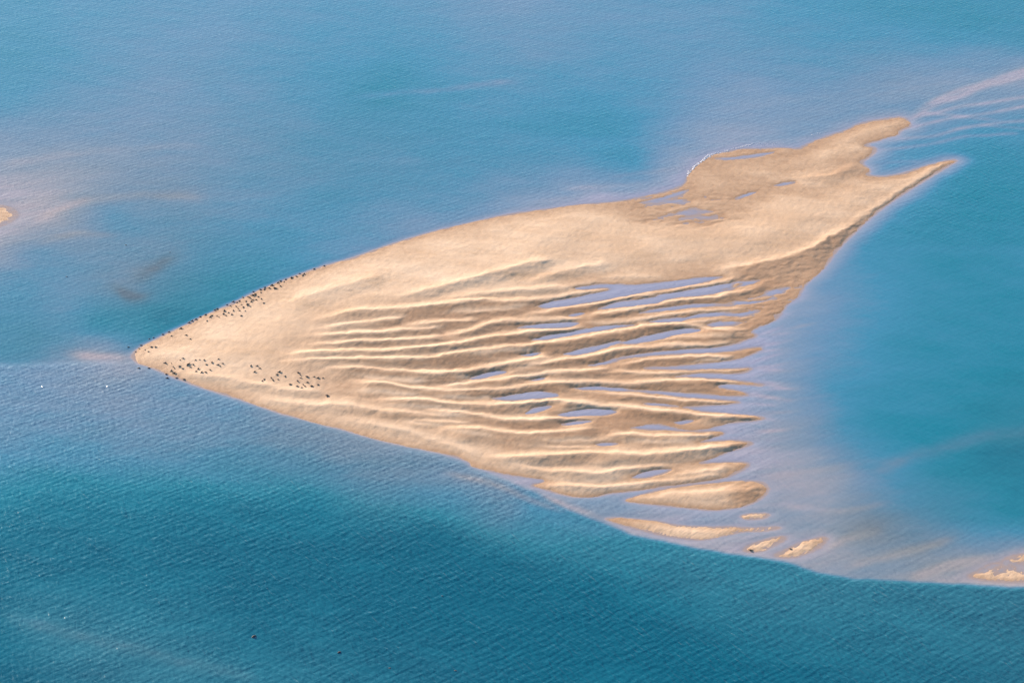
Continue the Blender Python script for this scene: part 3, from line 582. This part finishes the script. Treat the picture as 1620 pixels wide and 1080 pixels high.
def place_seal(u, v, ang, size, label, group, swim=False):
    x, y = ground(u, v); x = float(x); y = float(y)
    if not swim:                        # the survey was made on the level: allow for the height of the sand
        for _ in range(2):
            z = max(height_at(x, y), 0); x, y = [float(q)*(1-z/CAM_H) for q in ground(u, v)]
    a = R(ang); yaw = math.atan2(math.sin(a)*2.1, math.cos(a))+(math.pi if rnd.random() < .45 else 0)
    cn = rnd.choice(['dark brown', 'dark grey', 'blackish']) if size < 1.25 else 'blackish'
    bn = rnd.choice(['straight', 'curved', 'curved ']) if not swim else 'straight'
    o = bpy.data.objects.new('seal', SM[(cn, bn)]); C.objects.link(o)
    z = height_at(x, y); z = max(z-.02, -.06) if not swim else -.16
    k = size*.60*(rnd.uniform(.94, 1.06))
    o.location = (x, y, z); o.rotation_euler = (0, 0, yaw); o.scale = (k, k*1.15, k*1.1)
    szw = 'small ' if size < .85 else ('large ' if size >= 1.2 else '')
    o['label'] = label.format(c=(szw+cn), o='{o}').replace('{o}', label_o); o['category'] = 'seal'
    if group: o['group'] = group
    return o
for pts, grp, lab in SETS:
    for i, (u, v, ang, size) in enumerate(sorted(pts)):
        label_o = ORD[i+1]; place_seal(u, v, ang, size, lab, grp)
label_o = ''
place_seal(517.8, 625.8, 0, 1.25, 'lone {c} seal on bare sand right of the inland scatter', G3)
place_seal(1187, 870, 0, 1.2, '{c} seal at the left end of the small rippled sand islet', None)
place_seal(1250.5, 868, 0, .95, '{c} seal on the upper edge of the bright rippled shoal', None)
for i, (u, v, ang, size, lab) in enumerate([(401, 1006.5, 25, 1.45, '{c} seal swimming leftmost in the dark foreground channel'), (537, 1031, 20, 1.3, '{c} seal swimming second from the left near the bottom edge'),
    (617, 1056, 0, .9, '{c} seal swimming third from the left near the bottom edge'), (720, 1060, 0, .95, '{c} seal swimming rightmost near the bottom edge'), (700, 942, 0, .8, '{c} seal swimming alone in the teal water above the others')]):
    place_seal(u, v, ang, size, lab, G4, True)
for u, v, s_, lab in [(106, 437.5, .95, '{c} seal swimming leftmost in the blue water left of the bank'), (199, 387.5, .9, '{c} seal swimming topmost in the blue water left of the bank'), (269, 399, .8, '{c} seal swimming nearest the bank in the blue water left of it')]:
    place_seal(u, v, 0, s_, lab, 'seals swimming left of the bank', True)

# ------------------------------------------------------------------ foam of the small breakers on the far shore
mf, t, N, L = M('foam'); b = N('ShaderNodeBsdfPrincipled'); b.inputs['Base Color'].default_value = (.62, .64, .70, 1); b.inputs['Roughness'].default_value = .7
o_ = N('ShaderNodeOutputMaterial'); L(b.outputs[0], o_.inputs[0])
bm = bmesh.new()
def clump(x, y, rx, ry, h, yaw):
    n = 9; cs, sn = math.cos(yaw), math.sin(yaw); rings = []
    for q, hh in ((1, 0), (.82, .6), (.45, 1)):
        rings.append([bm.verts.new((x+(a*cs-b2*sn), y+(a*sn+b2*cs), .0+h*hh-.02)) for k in range(n) for a, b2 in [(rx*q*math.cos(2*math.pi*k/n)*rnd.uniform(.8, 1.2), ry*q*math.sin(2*math.pi*k/n)*rnd.uniform(.75, 1.25))]])
    for a, b_ in zip(rings, rings[1:]):
        for k in range(n): bm.faces.new((a[k], a[(k+1) % n], b_[(k+1) % n], b_[k]))
    bm.faces.new(rings[-1])
for line, dens, sz in [([(1088,277),(1090,272),(1101,262),(1113,253),(1124,246.5)],2.6,1.0),([(1110,254),(1122,245.5),(1132,242.5)],1.6,1.0),([(1126,244.5),(1148,238.5),(1163,234.5),(1176,231.5),(1190,229)],1.8,.85),([(1190,229),(1225,226.5),(1240,226)],.7,.5),([(1281,212),(1286,211.5)],1.2,.8),([(1290,212),(1305,210)],.8,.4),([(1355,198.5),(1360,196.5)],.9,.5),
    ([(1086,282),(1089,276)],1.2,.7),([(1180,233),(1225,228)],.5,.4)]:
    for (ua, va), (ub, vb) in zip(line, line[1:]):
        n = max(1, int(math.hypot(ub-ua, vb-va)*dens*.38))
        for k in range(n):
            f = rnd.random(); u = ua+(ub-ua)*f+rnd.gauss(0, .9); v = va+(vb-va)*f+rnd.gauss(0, .7)
            x, y = ground(u, v); xa, ya = ground(ua, va); xb, yb = ground(ub, vb)
            clump(float(x), float(y), rnd.uniform(.25, .95)*sz, rnd.uniform(.15, .42)*sz, rnd.uniform(.06, .16), math.atan2(yb-ya, xb-xa)+rnd.gauss(0, .25))
me = bpy.data.meshes.new('foam'); bm.to_mesh(me); bm.free(); me.materials.append(mf)
o = bpy.data.objects.new('foam', me); C.objects.link(o); o['kind'] = 'stuff'; o['label'] = 'thin white foam of small breakers along the far shore of the sandbank'; o['category'] = 'foam'
